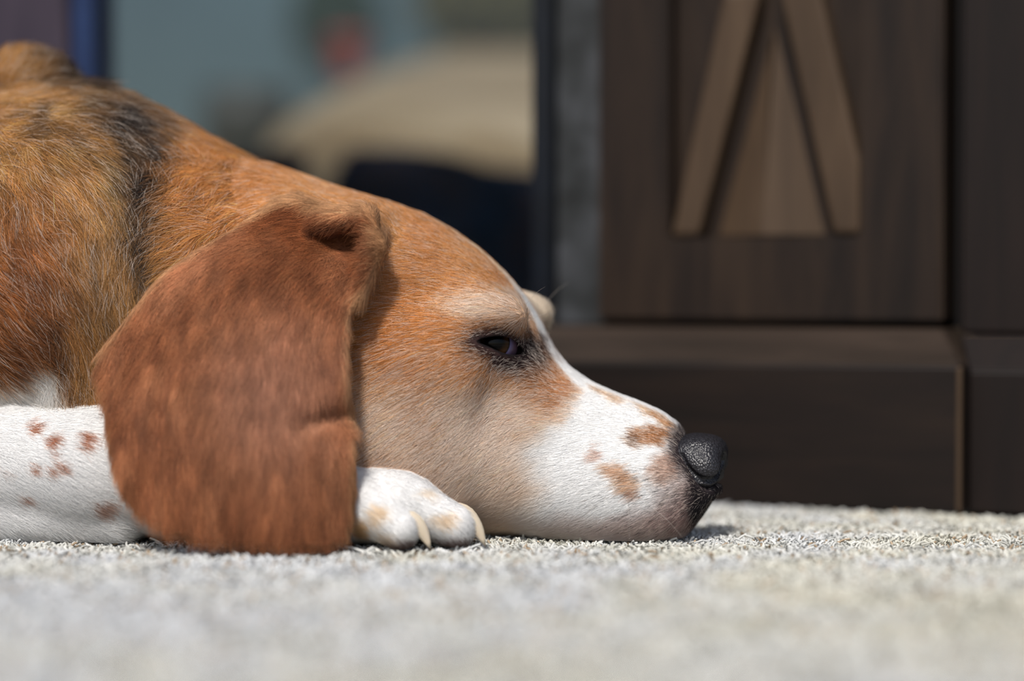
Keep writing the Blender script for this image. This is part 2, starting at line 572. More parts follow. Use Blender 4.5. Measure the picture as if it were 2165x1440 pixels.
EAR = chaikin([(-.1004, .158), (-.1171, .148), (-.1380, .1360), (-.1568, .1234), (-.1735, .1015), (-.1868, .0850), (-.1815, .0702), (-.1760, .0451), (-.1676, .0242), (-.1551, .0140),
               (-.1321, .0080), (-.1008, .0065), (-.0725, .0055), (-.0685, .0242), (-.0702, .0598), (-.0737, .0890), (-.0707, .1098), (-.0609, .1213), (-.0588, .1348), (-.0618, .1490), (-.0713, .1510), (-.0838, .1500)], 1)


def f_ear(P):
    f = np.full(len(P), .05)
    m = (P[:, 0] > -.205) & (P[:, 0] < -.035) & (P[:, 1] > -.055) & (P[:, 1] < .06) & (P[:, 2] < .185)
    if not m.any():
        return f
    Q = P[m]
    x, y, z = Q.T
    q = polysdf(x, z, EAR)
    y0 = np.interp(z, EARY[:, 0], EARY[:, 1])
    y0 = y0 + .011 * ((x + .118) / .06) ** 2 * np.where(x > -.118, 1.25, 1.5)
    y0 = y0 + .009 * np.exp(-((z - .062 - .25 * (x + .07)) / .007) ** 2) * np.clip((x + .098) / .026, 0, 1)      # crease at the front edge
    y0 = y0 + .0070 * np.exp(-((x + .0775) / .008) ** 2 - ((z - .1365) / .0055) ** 2)
    y0 = y0 - .0045 * np.exp(-((x + .112) / .022) ** 2 - ((z - .128) / .014) ** 2)
    y0 = y0 + .0030 * np.sin((x + .35 * z) * 95 + 1.0) * np.clip(1 - z / .13, 0, 1)
    y0 = y0 - .005 * np.exp(-(((x + .167) - (z - .05) * .25) / .008) ** 2) * np.clip((.085 - z) / .05, 0, 1)
    dy = np.abs(y - y0) - .0012
    d = np.sqrt(np.maximum(q + .0024, 0) ** 2 + np.maximum(dy, 0) ** 2) + np.minimum(np.maximum(q + .0024, dy), 0) - .0022
    pts = [(-.0860, .019, .1455, .0048), (-.0660, .0145, .1468, .0046), (-.0612, .0105, .1350, .0042), (-.0680, .0030, .1130, .0030)]
    for A, B in zip(pts[:-1], pts[1:]):
        d = smin(d, rcone(Q, A[:3], B[:3], A[3], B[3]), .005)
    f[m] = d
    return f


def mirror(P):
    h = (P - O_) @ VD
    return P - 2 * h[:, None] * VD


def f_neck(P):
    f = rcone(P, (-.118, .090, .098), (-.170, .100, .110), .066, .0800)
    f = smin(f, rcone(P, (-.170, .100, .110), (-.215, .110, .1195), .0800, .0930), .004)
    f = smin(f, rcone(P, (-.215, .11, .1195), (-.36, .15, .122), .0925, .112), .01)
    f = smin(f, rcone(P, (-.36, .15, .122), (-.58, .20, .108), .112, .098), .02)
    f = smin(f, ell(P, (-.66, .21, .1), (.12, .105, .098)), .02)
    f = smin(f, rcone(P, (-.222, .076, .150), (-.193, .062, .060), .044, .038), .006)      # ruff before the shoulder
    f = smax(f, -rcone(P, (-.1760, .034, .178), (-.1640, -.004, .110), .006, .012), .012)
    f = smin(f, ell(P, (-.2440, .125, .2000), (.030, .038, .0320)), .005)                   # hump over the shoulder
    f = smin(f, ell(P, (-.274, .056, .115), (.055, .042, .088)), .004)                     # upper arm
    f = smin(f, ell(P, (-.62, .115, .1), (.1, .06, .09)), .02)                             # thigh
    f = smin(f, ell(P, (-.62, .305, .09), (.1, .05, .08)), .02)
    tail = [(-.77, .21, .09, .02), (-.85, .18, .05, .017), (-.88, .10, .025, .013), (-.86, .03, .018, .009)]
    for A, B in zip(tail[:-1], tail[1:]):
        f = smin(f, rcone(P, A[:3], B[:3], A[3], B[3]), .01)
    return f


TOES = [((-.066, -.006, .019), (-.0500, -.0100, .0100), .0105, .0085),
        ((-.050, .001, .0215), (-.0260, -.0010, .0105), .0115, .0095),
        ((-.050, .012, .021), (-.0270, .0130, .0105), .0105, .0085),
        ((-.060, .021, .018), (-.0420, .0240, .0095), .010, .008)]


def f_leg(P):
    f = rcone(P, (-.34, .080, .036), (-.19, .034, .0325), .036, .0295)
    f = smin(f, rcone(P, (-.19, .034, .0325), (-.085, .008, .0195), .0295, .0180), .01)
    f = smin(f, ell(P, (-.062, .008, .0185), (.030, .0205, .0165)), .008)
    f = smin(f, rcone(P, (-.350, .058, .018), (-.180, .018, .0075), .017, .008), .006)                    # loose skin along the ground
    t = None
    for A, B, ra, rb in TOES:
        q = rcone(P, A, B, ra, rb)
        t = q if t is None else smin(t, q, .0015)
    f = smin(f, t, .005)
    far = rcone(P, (-.30, .22, .04), (-.13, .172, .028), .034, .025)
    far = smin(far, rcone(P, (-.13, .172, .028), (-.07, .160, .018), .025, .017), .01)
    far = smin(far, ell(P, (-.05, .156, .016), (.030, .021, .0155)), .006)
    hind = rcone(P, (-.60, .060, .04), (-.47, .045, .026), .036, .022)
    hind = smin(hind, ell(P, (-.44, .042, .019), (.042, .022, .018)), .008)
    hind2 = rcone(P, (-.60, .36, .04), (-.47, .37, .026), .036, .022)
    hind2 = smin(hind2, ell(P, (-.44, .37, .019), (.042, .022, .018)), .008)
    return np.minimum(np.minimum(f, far), np.minimum(hind, hind2))


def field(P, comps=False):
    hd = f_head(P); er = f_ear(P); e2 = f_ear(mirror(P) + np.array([0, 0, .014])); nk = f_neck(P); lg = f_leg(P)
    if comps:
        return np.stack([hd, np.minimum(er, e2), nk, lg], 1)
    f = smin(hd, nk, .007)
    f = smin(f, lg, .003)
    k = np.interp(P[:, 2], [.115, .128, .150], [.0015, .006, .020])
    f = smin(f, er, k)
    f = smin(f, e2, k)
    return smax(f, .0008 - P[:, 2], .0015)


def grad(fn, P, e=3e-4):
    g = np.empty_like(P)
    for i in range(3):
        d = np.zeros(3); d[i] = e
        g[:, i] = (fn(P + d) - fn(P - d)) / (2 * e)
    return g


def chunked(fn, P, n=400000):
    return np.concatenate([fn(P[i:i + n]) for i in range(0, len(P), n)]) if len(P) > n else fn(P)


def surface_nets(fn, lo, hi, h, B=8, slack=0.012):
    lo = np.asarray(lo, float)
    nb = np.ceil((np.asarray(hi) - lo) / (h * B)).astype(int)
    n = nb * B + 1
    bi = np.stack(np.meshgrid(*[np.arange(k) for k in nb], indexing='ij'), -1).reshape(-1, 3)
    cf = fn(lo + (bi + .5) * B * h)
    V = np.repeat(np.repeat(np.repeat(cf.reshape(nb), B, 0), B, 1), B, 2)
    V = np.pad(V, ((0, 1),) * 3, mode='edge').astype(np.float32)
    V = np.where(V < 0, np.float32(-1), np.float32(1))
    act = bi[np.abs(cf) < B * h * .87 + slack]
    off = np.stack(np.meshgrid(*[np.arange(B + 1)] * 3, indexing='ij'), -1).reshape(-1, 3)
    idx = (act[:, None, :] * B + off[None]).reshape(-1, 3)
    flat = np.unique(np.ravel_multi_index(idx.T, n))
    ijk = np.stack(np.unravel_index(flat, n), 1)
    V.reshape(-1)[flat] = chunked(fn, lo + ijk * h)
    S = V < 0
    c = [S[dx:n[0] - 1 + dx, dy:n[1] - 1 + dy, dz:n[2] - 1 + dz] for dx in (0, 1) for dy in (0, 1) for dz in (0, 1)]
    cnt = sum(x.astype(np.int8) for x in c)
    cell = (cnt > 0) & (cnt < 8)
    ci = np.argwhere(cell)
    cid = np.full(cell.shape, -1, np.int64)
    cid[cell] = np.arange(len(ci))
    acc = np.zeros((len(ci), 3)); num = np.zeros(len(ci))
    for ax in range(3):
        o1, o2 = [a_ for a_ in range(3) if a_ != ax]
        for p in (0, 1):
            for q in (0, 1):
                o = np.zeros(3, int); o[o1] = p; o[o2] = q
                e = o.copy(); e[ax] = 1
                a_ = ci + o; b_ = ci + e
                va = V[tuple(a_.T)]; vb = V[tuple(b_.T)]
                m = (va < 0) != (vb < 0)
                t = va[m] / (va[m] - vb[m])
                pos = a_[m].astype(float); pos[:, ax] += t
                acc[m] += pos; num[m] += 1
    verts = lo + acc / num[:, None] * h
    quads = []
    for ax in range(3):
        o1, o2 = (ax + 1) % 3, (ax + 2) % 3
        sl0 = [slice(None)] * 3; sl1 = [slice(None)] * 3
        sl0[ax] = slice(0, -1); sl1[ax] = slice(1, None)
        ch = S[tuple(sl0)] != S[tuple(sl1)]
        e = np.argwhere(ch)
        e = e[(e[:, o1] > 0) & (e[:, o2] > 0) & (e[:, o1] < n[o1] - 1) & (e[:, o2] < n[o2] - 1)]
        d1 = np.zeros(3, int); d1[o1] = 1
        d2 = np.zeros(3, int); d2[o2] = 1
        A = cid[tuple((e - d1 - d2).T)]; Bq = cid[tuple((e - d2).T)]; Cq = cid[tuple(e.T)]; D = cid[tuple((e - d1).T)]
        ins = S[tuple(e.T)]
        q = np.stack([A, Bq, Cq, D], 1)
        q[~ins] = q[~ins][:, ::-1]
        quads.append(q)
    return verts, np.concatenate(quads)


def project(fn, P, it=3, step=.0015):
    P = P.copy()
    for _ in range(it):
        f = chunked(fn, P)
        g = chunked(lambda q: grad(fn, q), P)
        s = f[:, None] * g / ((g ** 2).sum(1)[:, None] + 1e-6)
        l = np.sqrt((s ** 2).sum(1))[:, None] + 1e-12
        P -= s * np.minimum(1, step / l)
    return P


def mesh_np(name, verts, quads):
    me = bpy.data.meshes.new(name)
    me.vertices.add(len(verts)); me.vertices.foreach_set('co', np.ascontiguousarray(verts, np.float32).ravel())
    me.loops.add(quads.size); me.loops.foreach_set('vertex_index', quads.ravel().astype(np.int32))
    me.polygons.add(len(quads)); me.polygons.foreach_set('loop_start', np.arange(0, quads.size, 4, dtype=np.int32))
    me.update(calc_edges=True)
    return me


H_ = 0.0024
verts, quads = surface_nets(field, (-.95, -.065, -.008), (.14, .44, .262), H_)
me = mesh_np('dog_body', verts, quads)
# finer mesh about the eyes, the paw and the muzzle tip, then back onto the surface
bm = bmesh.new(); bm.from_mesh(me)
for rep, rad in ((0, .021), (1, .016)):
    P = np.array([v.co[:] for v in bm.verts]); h = head_uvw(P)
    near = ((h[:, 0] - .1195) ** 2 + (h[:, 2] - .0905) ** 2 < rad ** 2) & (np.abs(h[:, 1]) > .012)
    if rep == 0:
        near |= (P[:, 0] > -.075) & (P[:, 0] < 0) & (P[:, 1] < .02) & (P[:, 2] < .03)
    bm.verts.ensure_lookup_table()
    sel = [e for e in bm.edges if near[e.verts[0].index] and near[e.verts[1].index]]
    bmesh.ops.subdivide_edges(bm, edges=sel, cuts=1, use_grid_fill=True)
    bm.verts.index_update()
bmesh.ops.triangulate(bm, faces=[f for f in bm.faces if len(f.verts) > 4])
bm.to_mesh(me); bm.free()
nv = len(me.vertices)
P = np.empty(nv * 3, np.float32); me.vertices.foreach_get('co', P); P = P.reshape(-1, 3).astype(float)
P = project(field, P)
me.vertices.foreach_set('co', P.astype(np.float32).ravel()); me.update()


NC = np.array([.2066, 0, .0352])


def f_nose0(H):
    u, v, z = H[:, 0], H[:, 1], H[:, 2]
    av = np.abs(v)
    Q = np.stack([u, av, z], 1)
    du = (u - NC[0] - .30 * (z - NC[2])) / .0142
    dv = av / .0172
    dz = (z - NC[2] + .10 * (u - NC[0])) / .0142
    p = 2.6
    f = ((np.abs(du) ** p + dv ** p + np.abs(dz) ** p) ** (1 / p) - 1) * .012
    f = smin(f, ell(Q, (.2120, .0115, .0335), (.0085, .0068, .0080)), .003)     # wing
    return f


# ------------------------------------------------------------------ fur
# ------------------------------------------------------------------ coat markings plus painted light and shade (in a flat pattern space fixed to the dog, about 0.21 mm a unit)
def pat_coords(P, reg):
    h = head_uvw(P)
    hx = 1050 + (h[:, 0] - .1195) / .000219; hy = 725 - (h[:, 2] - .0912) / .0002135
    s = np.where(reg == 1, .0002085, np.where(reg == 3, .000213, .0002185))
    bx = 1082.5 + P[:, 0] / s; by = 620 - (P[:, 2] - .114) / s
    return np.where(reg == 0, hx, bx), np.where(reg == 0, hy, by), h


def blob(x, y, cx, cy, rx, ry, rot=0.0, soft=.5):
    c, s = math.cos(math.radians(rot)), math.sin(math.radians(rot))
    dx, dy = x - cx, y - cy
    d = np.sqrt(((dx * c + dy * s) / rx) ** 2 + ((-dx * s + dy * c) / ry) ** 2)
    return np.clip((1 + soft * .5 - d) / soft, 0, 1)


def sstep(a, b, x):
    t = np.clip((x - a) / (b - a), 0, 1)
    return t * t * (3 - 2 * t)


def paint(P, reg, fine=False):
    x, y, h = pat_coords(P, reg)
    n1 = vnoise(P, 160, 1); n2 = vnoise(P, 420, 2); n3 = vnoise(P, 900, 3); n4 = vnoise(P, 55, 4)
    xd = x + 9 * n1 + 7 * n2 + 4 * n3; yd = y + 9 * vnoise(P, 160, 5) + 7 * vnoise(P, 420, 6) + 4 * vnoise(P, 900, 7)
    n = len(P)
    C = np.empty((n, 3))
    rough = np.zeros(n)                         # share of pale (grizzled) hairs

    def mix(m, c, w):
        w = np.clip(np.asarray(w), 0, 1)[:, None]
        C[m] = C[m] * (1 - w) + np.asarray(c, float) * w
    # ---- head
    m = reg == 0
    X, Y = xd[m], yd[m]; av = np.abs(h[m, 1]); hu = h[m, 0]
    C[m] = (208, 150, 96)
    mix(m, (192, 130, 78), .5 + .5 * n4[m])
    mix(m, (206, 146, 90), blob(X, Y, 640, 400, 140, 60, 20, 1.2) * .6)
    mix(m, (186, 116, 58), blob(X, Y, 860, 690, 130, 110, 0, 1.4) * .55)
    mix(m, (222, 192, 166), blob(X, Y, 1050, 650, 95, 28, 8, 1.0) * .9)
    mix(m, (205, 168, 140), blob(X, Y, 1110, 680, 30, 60, -20, 1.0) * .6)
    mix(m, (220, 190, 162), blob(X, Y, 850, 875, 80, 60, 20, 1.2) * (.55 + .35 * n2[m]))
    mix(m, (208, 186, 168), blob(X, Y, 1055, 860, 90, 46, 15, 1.3) * (.7 + .3 * n2[m]))
    mix(m, (242, 226, 212), blob(X, Y, 1040, 940, 170, 80, 12, 1.3) * (.85 + .3 * n2[m]))
    mix(m, (240, 222, 206), blob(X, Y, 1060, 1085, 150, 66, 10, 1.2) * .9)
    mix(m, (160, 124, 96), blob(X, Y, 830, 985, 100, 36, 10, 1.2) * .5)  # shading above the paw, painted onto the cheek
    mix(m, (160, 112, 74), blob(X, Y, 930, 880, 40, 90, -20, 1.2) * .5)
    mix(m, (176, 120, 78), blob(X, Y, 1175, 825, 55, 60, 0, .8) * .8)
    mix(m, (192, 128, 72), sstep(.03, .0, hu) * .8)
    rough[m] = .16 + .85 * (blob(X, Y, 980, 970, 290, 170, 0, 1.3) * (.7 + .4 * n2[m])) + .4 * blob(X, Y, 1060, 650, 100, 35, 8, 1)
    mix(m, (170, 108, 60), sstep(.05, .6, n2[m] + .5 * n3[m]) * blob(X, Y, 930, 800, 260, 220, 20, 1.4) * .55)
    # white of the muzzle: edge line x as a function of y
    ex = np.interp(Y, [560, 690, 760, 820, 870, 960, 1040, 1130], [1400, 1400, 1250, 1222, 1195, 1128, 1160, 1112])
    sw = np.interp(Y, [840, 960], [0, 1])
    white = sstep(0, 1, (X - ex + 16 + 60 * sw) / (42 + 80 * sw))
    blz = np.interp(hu, [.03, .06, .085, .11, .125, .14, .155, .2], [-.004, -.004, -.0012, .0006, .0030, .0070, .0100, .011])
    white = np.maximum(white, 1 - sstep(.0, .003, av + .0008 * n2[m] - blz))
    mix(m, (243, 242, 240), white)
    mix(m, (224, 186, 148), white * sstep(.130, .110, hu))
    for (cx, cy, rx, ry, ro, c, wg) in [(1270, 836, 32, 13, 25, (196, 156, 120), .8), (1345, 862, 36, 12, 26, (196, 156, 118), .8), (1397, 888, 42, 16, 26, (180, 128, 84), .95), (1368, 926, 46, 19, -4, (158, 108, 70), .95),
                                       (1340, 934, 14, 9, 0, (96, 70, 54), .8), (1264, 962, 12, 16, 0, (186, 150, 136), .8), (1305, 996, 30, 16, 20, (184, 138, 104), .85), (1330, 1022, 24, 22, 30, (184, 140, 106), .85), (1338, 1046, 12, 12, 0, (150, 110, 90), .7),
                                       (1402, 990, 26, 30, 10, (160, 116, 92), .7)]:
        mix(m, c, blob(X, Y, cx, cy, rx, ry, ro, .5) * wg * sstep(.003, .007, av))
    dots = np.zeros(len(X))
    if fine:
        dr = np.random.default_rng(5)
        xr, yr = x[m], y[m]
        zone = np.where((xr > 1150) & (yr > 960) & (hu < .2065))[0]
        for _ in range(330):
            cx = 1480 - abs(dr.normal()) * 120; cy = dr.uniform(975, 1128)
            if cx < 1160 or cy < 985 + .25 * (1440 - cx) * (cx < 1300):
                continue
            d = np.hypot((xr[zone] - cx) * .75, yr[zone] - cy)
            dots[zone] = np.maximum(dots[zone], d < dr.uniform(1.1, 2.3))
    mix(m, (128, 104, 96), blob(X, Y, 1474, 1050, 80, 66, -55, 1.1) * .85)
    mix(m, (160, 128, 120), blob(X, Y, 1415, 1105, 110, 32, -8, 1.2) * .75)
    mix(m, (205, 182, 172), blob(X, Y, 1250, 1120, 150, 26, 0, 1.2) * .6)
    mix(m, (46, 38, 38), dots * .9)
    mix(m, (58, 48, 48), blob(X, Y, 1462, 950, 56, 50, 40, .8) * .9)
    mix(m, (40, 34, 36), blob(X, Y, 1500, 1030, 45, 60, 30, .6) * .95)
    mix(m, (34, 29, 31), sstep(.2055, .2095, hu))
    mix(m, (52, 45, 47), sstep(.0035, .0006, f_nose0(h[m])) * .95)
    mix(m, (240, 226, 204), sstep(-.010, -.016, h[m, 1]) * sstep(.118, .126, hu) * sstep(.085, .095, P[m, 2]) * .85)
    # dark lids and tear mark
    sd, e1, e2 = slit_dist(P[m])
    sd = sd + .0010 * n2[m]
    mix(m, (120, 82, 58), (1 - sstep(.003, .0115, sd)) * .85)
    mix(m, (96, 66, 52), blob(X, Y, 1105, 770, 46, 30, 25, 1.0) * .75)
    mix(m, (52, 36, 34), 1 - sstep(.0018, .0062, sd - .0026 * (e2 < -.001) * (e1 > -.004)))
    mix(m, (40, 29, 29), blob(X, Y, 1112, 748, 32, 26, 35, .8) * .95)
    mix(m, (22, 16, 17), 1 - sstep(.0002, .0013, sd))
    # ---- ear
    m = reg == 1
    X, Y = xd[m], yd[m]
    C[m] = (148, 93, 60)
    st = vnoise(P[m] * np.array([1, 1, .22]), 330, 21)
    mix(m, (112, 67, 43), np.clip(.35 + .75 * st, 0, 1))
    st2 = vnoise(P[m] * np.array([1, 1, .3]), 150, 22)
    mix(m, (166, 116, 84), np.clip(.7 * st2, 0, 1) * .6)
    mix(m, (116, 64, 34), blob(X, Y, 600, 465, 120, 42, 20, 1.2) * .8)
    mix(m, (156, 112, 88), blob(X, Y, 560, 850, 150, 160, 0, 1.4) * .6)  # greyish sheen in the middle of the ear, painted into the coat
    mix(m, (110, 68, 46), blob(X, Y, 320, 900, 30, 110, -18, 1.2) * .5)
    mix(m, (188, 128, 92), blob(X, Y, 385, 570, 110, 40, -38, 1.2) * .7)  # painted highlight where the ear bulges at its upper left
    mix(m, (152, 108, 90), blob(X, Y, 600, 800, 110, 120, 0, 1.3) * .45)  # more of the painted sheen
    edge = polysdf(P[m, 0], P[m, 2], EAR)
    mix(m, (206, 160, 116), sstep(-.0034, .0005, edge) * sstep(900, 760, Y) * .0 + sstep(-.0030, .0, edge) * .75)  # paler rim paints the backlight on the ear edges
    # ---- neck and body
    m = reg == 2
    X, Y = xd[m], yd[m]
    st = vnoise(P[m] * np.array([.7, .7, 1]), 260, 31)
    C[m] = (158, 114, 66)
    mix(m, (186, 152, 98), sstep(-.2, .8, st) * blob(X, Y, 120, 430, 260, 300, 20, 1.2) * .8)
    mot = vnoise(P[m] * np.array([1, 1, .6]), 110, 33)
    mix(m, (84, 62, 42), sstep(.0, .7, mot + .4 * st) * blob(X, Y, 110, 330, 260, 280, 20, 1.2) * .75)
    mix(m, (136, 78, 40), blob(X, Y, 30, 640, 110, 230, 10, 1.0) * .75)
    mix(m, (110, 62, 32), sstep(.1, .8, st) * blob(X, Y, 60, 680, 170, 240, 10, 1.0) * .7)
    mix(m, (196, 132, 76), blob(X, Y, 440, 380, 130, 210, -30, .9) * .95)
    dk = np.maximum.reduce([blob(X, Y, 215, 240, 95, 50, 25, 1.0) * .85, blob(X, Y, 285, 350, 55, 130, -18, .9) * .95, blob(X, Y, 320, 500, 36, 110, -6, 1.0) * .8, blob(X, Y, 95, 140, 95, 40, 5, 1.0) * .8, blob(X, Y, 80, 92, 95, 34, 5, 1.0) * .7])
    mix(m, (24, 20, 19), dk * (.85 + .5 * st))
    mix(m, (186, 120, 72), blob(X, Y, 130, 105, 60, 22, 10, 1.0) * .4)
    mix(m, (66, 38, 20), blob(X, Y, 130, 760, 30, 130, -16, 1.0) * .5)  # fold shade beside the upper arm, painted as darker fur
    mix(m, (236, 232, 226), sstep(778, 822, Y - 40 * np.exp(-((X - 85) / 30) ** 2) * -1) * sstep(150, 118, X))
    # back half of the body, out of the picture: saddle over tan
    mix(m, (70, 52, 42), sstep(-250, -500, X) * sstep(470, 330, Y))
    rough[m] = .10
    # ---- legs and paws
    m = reg == 3
    X, Y = xd[m], yd[m]
    C[m] = (242, 241, 239)
    for (cx, cy, r, w_) in [(58, 908, 15, .9), (105, 934, 17, .95), (180, 928, 17, .95), (118, 962, 9, .8), (130, 984, 14, .8), (106, 1000, 11, .85), (62, 992, 12, .8), (35, 1052, 12, .75), (4, 1002, 8, .4), (215, 1076, 22, .6), (44, 902, 8, .6)]:
        mix(m, (158, 98, 70), blob(X, Y, cx, cy, r, r * .8, 0, .6) * w_)
    for (cx, cy, rx, ry, w_) in [(798, 1078, 22, 18, .55), (757, 1108, 20, 24, .85), (935, 1088, 24, 20, .5), (905, 1036, 18, 12, .3), (812, 1130, 20, 16, .4)]:
        mix(m, (212, 166, 112), blob(X, Y, cx, cy, rx, ry, 0, .7) * w_)
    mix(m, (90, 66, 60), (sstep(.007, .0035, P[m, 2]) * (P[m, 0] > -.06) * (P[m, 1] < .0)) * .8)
    return lin(np.clip(C, 0, 255)), np.clip(rough, 0, .8), x, y


reg = np.argmin(field(P, True), 1)
colr, _, _, _ = paint(P, reg)
ca = me.attributes.new('coat', 'FLOAT_COLOR', 'POINT')
ca.data.foreach_set('color', np.concatenate([np.clip(colr * .92, 0, .86), np.ones((nv, 1))], 1).astype(np.float32).ravel())
M_skin, nt, out = new_mat('short_coat')
at_ = N(nt, 'ShaderNodeAttribute', attribute_name='coat')
bs = N(nt, 'ShaderNodeBsdfPrincipled', Roughness=0.75)
bs.inputs['Specular IOR Level'].default_value = 0.15
nt.links.new(at_.outputs['Color'], bs.inputs['Base Color']); nt.links.new(bs.outputs[0], out.inputs[0])
dog = link_mesh('dog', me, M_skin, None, smooth=True)
tag(dog, 'brown and white long-eared dog lying with its chin flat on the carpet', 'dog')


def tris_of(me):
    me.calc_loop_triangles()
    t = np.empty(len(me.loop_triangles) * 3, np.int32); me.loop_triangles.foreach_get('vertices', t)
    return t.reshape(-1, 3)


T = tris_of(me)
tc_ = P[T].mean(1)
e1_ = P[T[:, 1]] - P[T[:, 0]]; e2_ = P[T[:, 2]] - P[T[:, 0]]
cr = np.cross(e1_, e2_); area = np.linalg.norm(cr, axis=1) / 2; tn = cr / (area[:, None] * 2 + 1e-12)
tocam = np.array([0.0, -.95, .114]) - tc_; tocam /= np.linalg.norm(tocam, axis=1)[:, None]
facing = (tn * tocam).sum(1)
treg = reg[T[:, 0]]
dens = np.select([treg == 0, treg == 1, treg == 2, treg == 3], [4.6, 3.6, 2.6, 3.2]) * 1e6
dens = dens * np.where(facing > -.25, 1, .12) * np.where(tc_[:, 0] < -.30, .25, 1) * np.where(tc_[:, 0] < -.40, .35, 1) * np.where(tc_[:, 2] < .0016, .05, 1)
sd_, _, _ = slit_dist(tc_)
dens = np.where(sd_ < .0011, 0, dens)
hn = head_uvw(tc_)
dens = np.where(f_nose0(hn) < -.0007, 0, dens)
# anchors of the lie of the coat in pattern space: region, x, y, dx, dy (picture-like axes, y down)
FLOW = {0: [(1420, 900, -1, -.25), (1350, 1000, -1, .05), (1400, 1090, -1, .45), (1250, 900, -1, 0), (1250, 1050, -1, .25), (1180, 780, -.8, -.5), (1100, 640, -.9, -.35), (1000, 640, -1, .1), (1100, 840, -.75, .65), (1000, 830, -.9, .45),
            (900, 700, -1, .2), (900, 560, -1, .0), (850, 500, -1, -.1), (800, 900, -.9, .5), (950, 950, -.95, .4), (1000, 1080, -1, .3), (700, 420, -1, .0), (600, 400, -.9, .4), (540, 420, -.7, .7)],
        1: [(500, 480, -.8, .6), (620, 460, -.9, .3), (760, 470, -.2, -1), (400, 560, -.6, .8), (300, 700, -.35, 1), (500, 700, -.15, 1), (680, 700, 0, 1), (300, 950, .1, 1), (500, 1000, 0, 1), (680, 1000, 0, 1), (700, 560, -.5, .8)],
        2: [(440, 300, -.7, .7), (460, 400, -.8, .7), (390, 430, -.9, .5), (360, 560, -.6, .9), (420, 480, -.8, .6), (60, 200, .75, .7), (120, 330, .75, .75), (200, 300, .7, .8), (230, 420, .5, .95), (220, 600, .25, 1), (180, 760, .1, 1), (40, 420, .55, .9), (40, 640, .8, .5), (60, 760, .6, .7), (60, 110, .1, -1), (110, 110, .3, -1), (155, 130, .8, -.5), (300, 260, .6, .7), (-400, 300, -1, .2), (-900, 300, -1, .1)],
        3: [(0, 960, .9, .35), (150, 960, .9, .3), (800, 1030, .9, .35), (950, 1060, .8, .6), (100, 1090, 1, .1)]}
SIG = {0: 95., 1: 110., 2: 75., 3: 150.}


def flow_dir(x, y, reg, n):
    D = np.zeros((len(x), 2))
    for r, an in FLOW.items():
        m = reg == r
        if not m.any():
            continue
        w_ = 0; d = 0
        for ax, ay, dx, dy in an:
            q = np.exp(-((x[m] - ax) ** 2 + (y[m] - ay) ** 2) / (2 * SIG[r] ** 2)) + 1e-9 / (1 + ((x[m] - ax) ** 2 + (y[m] - ay) ** 2) / 1e4)
            l = math.hypot(dx, dy)
            w_ = w_ + q; d = d + q[:, None] * np.array([dx / l, dy / l])
        D[m] = d / w_[:, None]
    return D


cnt = rng.poisson(area * dens)
ti = np.repeat(np.arange(len(T)), cnt)
K = len(ti)
r1, r2 = rng.random(K), rng.random(K)
s1 = np.sqrt(r1)
R0 = P[T[ti, 0]] * (1 - s1)[:, None] + P[T[ti, 1]] * (s1 * (1 - r2))[:, None] + P[T[ti, 2]] * (s1 * r2)[:, None]
nm = chunked(lambda q: grad(field, q), R0)
nm /= np.linalg.norm(nm, axis=1)[:, None] + 1e-9
rg = np.argmin(chunked(lambda q: field(q, True), R0), 1)
cl, ro, px_, py_ = paint(R0 + rng.normal(size=(K, 3)) * .0006, rg, True)
hh = head_uvw(R0)
hm = rg == 0
D2 = flow_dir(px_, py_, rg, K)
Dv = D2[:, :1] * np.array([1, 0, 0]) + D2[:, 1:] * np.array([0, 0, -1.0])
hm = rg == 0
Dv[hm] = D2[hm, :1] * UD + D2[hm, 1:] * np.array([0, 0, -1.0])
clump = np.stack([vnoise(R0, 190, 41), vnoise(R0, 190, 42), vnoise(R0, 190, 43)], 1)
clump = np.where((rg == 2)[:, None], .5 * clump + np.stack([vnoise(R0, 85, 44), vnoise(R0, 85, 45), vnoise(R0, 85, 46)], 1), clump)
camp = np.select([rg == 2, rg == 1], [.42, .30], .15) * np.where(hm & (hh[:, 0] > .14), .5, 1)
Dv = Dv + clump * camp[:, None] + rng.normal(size=(K, 3)) * np.select([rg == 2, rg == 3], [.22, .2], .16)[:, None]
Dv -= (Dv * nm).sum(1)[:, None] * nm
Dv /= np.linalg.norm(Dv, axis=1)[:, None] + 1e-9
ln = np.select([rg == 0, rg == 1, rg == 2, rg == 3], [.0062, .0080, .0115, .0060])
ln = np.where(hm, np.interp(hh[:, 0], [.03, .1, .15, .2, .215], [.0080, .0064, .0046, .0034, .0022]), ln)
ln = np.where((rg == 3) & (R0[:, 0] > -.08), .0038, ln)
sdr, _, _ = slit_dist(R0)
ln = ln * np.interp(sdr, [.001, .008], [.35, 1])
ln = ln * rng.uniform(.65, 1.25, K)
lift = np.select([rg == 2, rg == 1], [.40, .18], .22) * rng.uniform(.6, 1.5, K)
lift = np.where((R0[:, 0] < -.198) & (R0[:, 2] > .214), lift * 2.0, lift)
S5 = 5
tt = np.linspace(0, 1, S5)
pts = np.empty((K, S5, 3))
for i, t in enumerate(tt):
    pts[:, i] = R0 - nm * .0001 + (Dv * t + nm * (lift * (t - .45 * t * t))[:, None]) * ln[:, None] + np.array([0, 0, -.12]) * (t * t * ln)[:, None]
pts[:, :, 2] = np.maximum(pts[:, :, 2], .0012)
pale = (rng.random(K) < ro)[:, None]
val = np.exp(rng.normal(size=K) * np.select([rg == 2, rg == 3], [.36, .05], .26))[:, None]
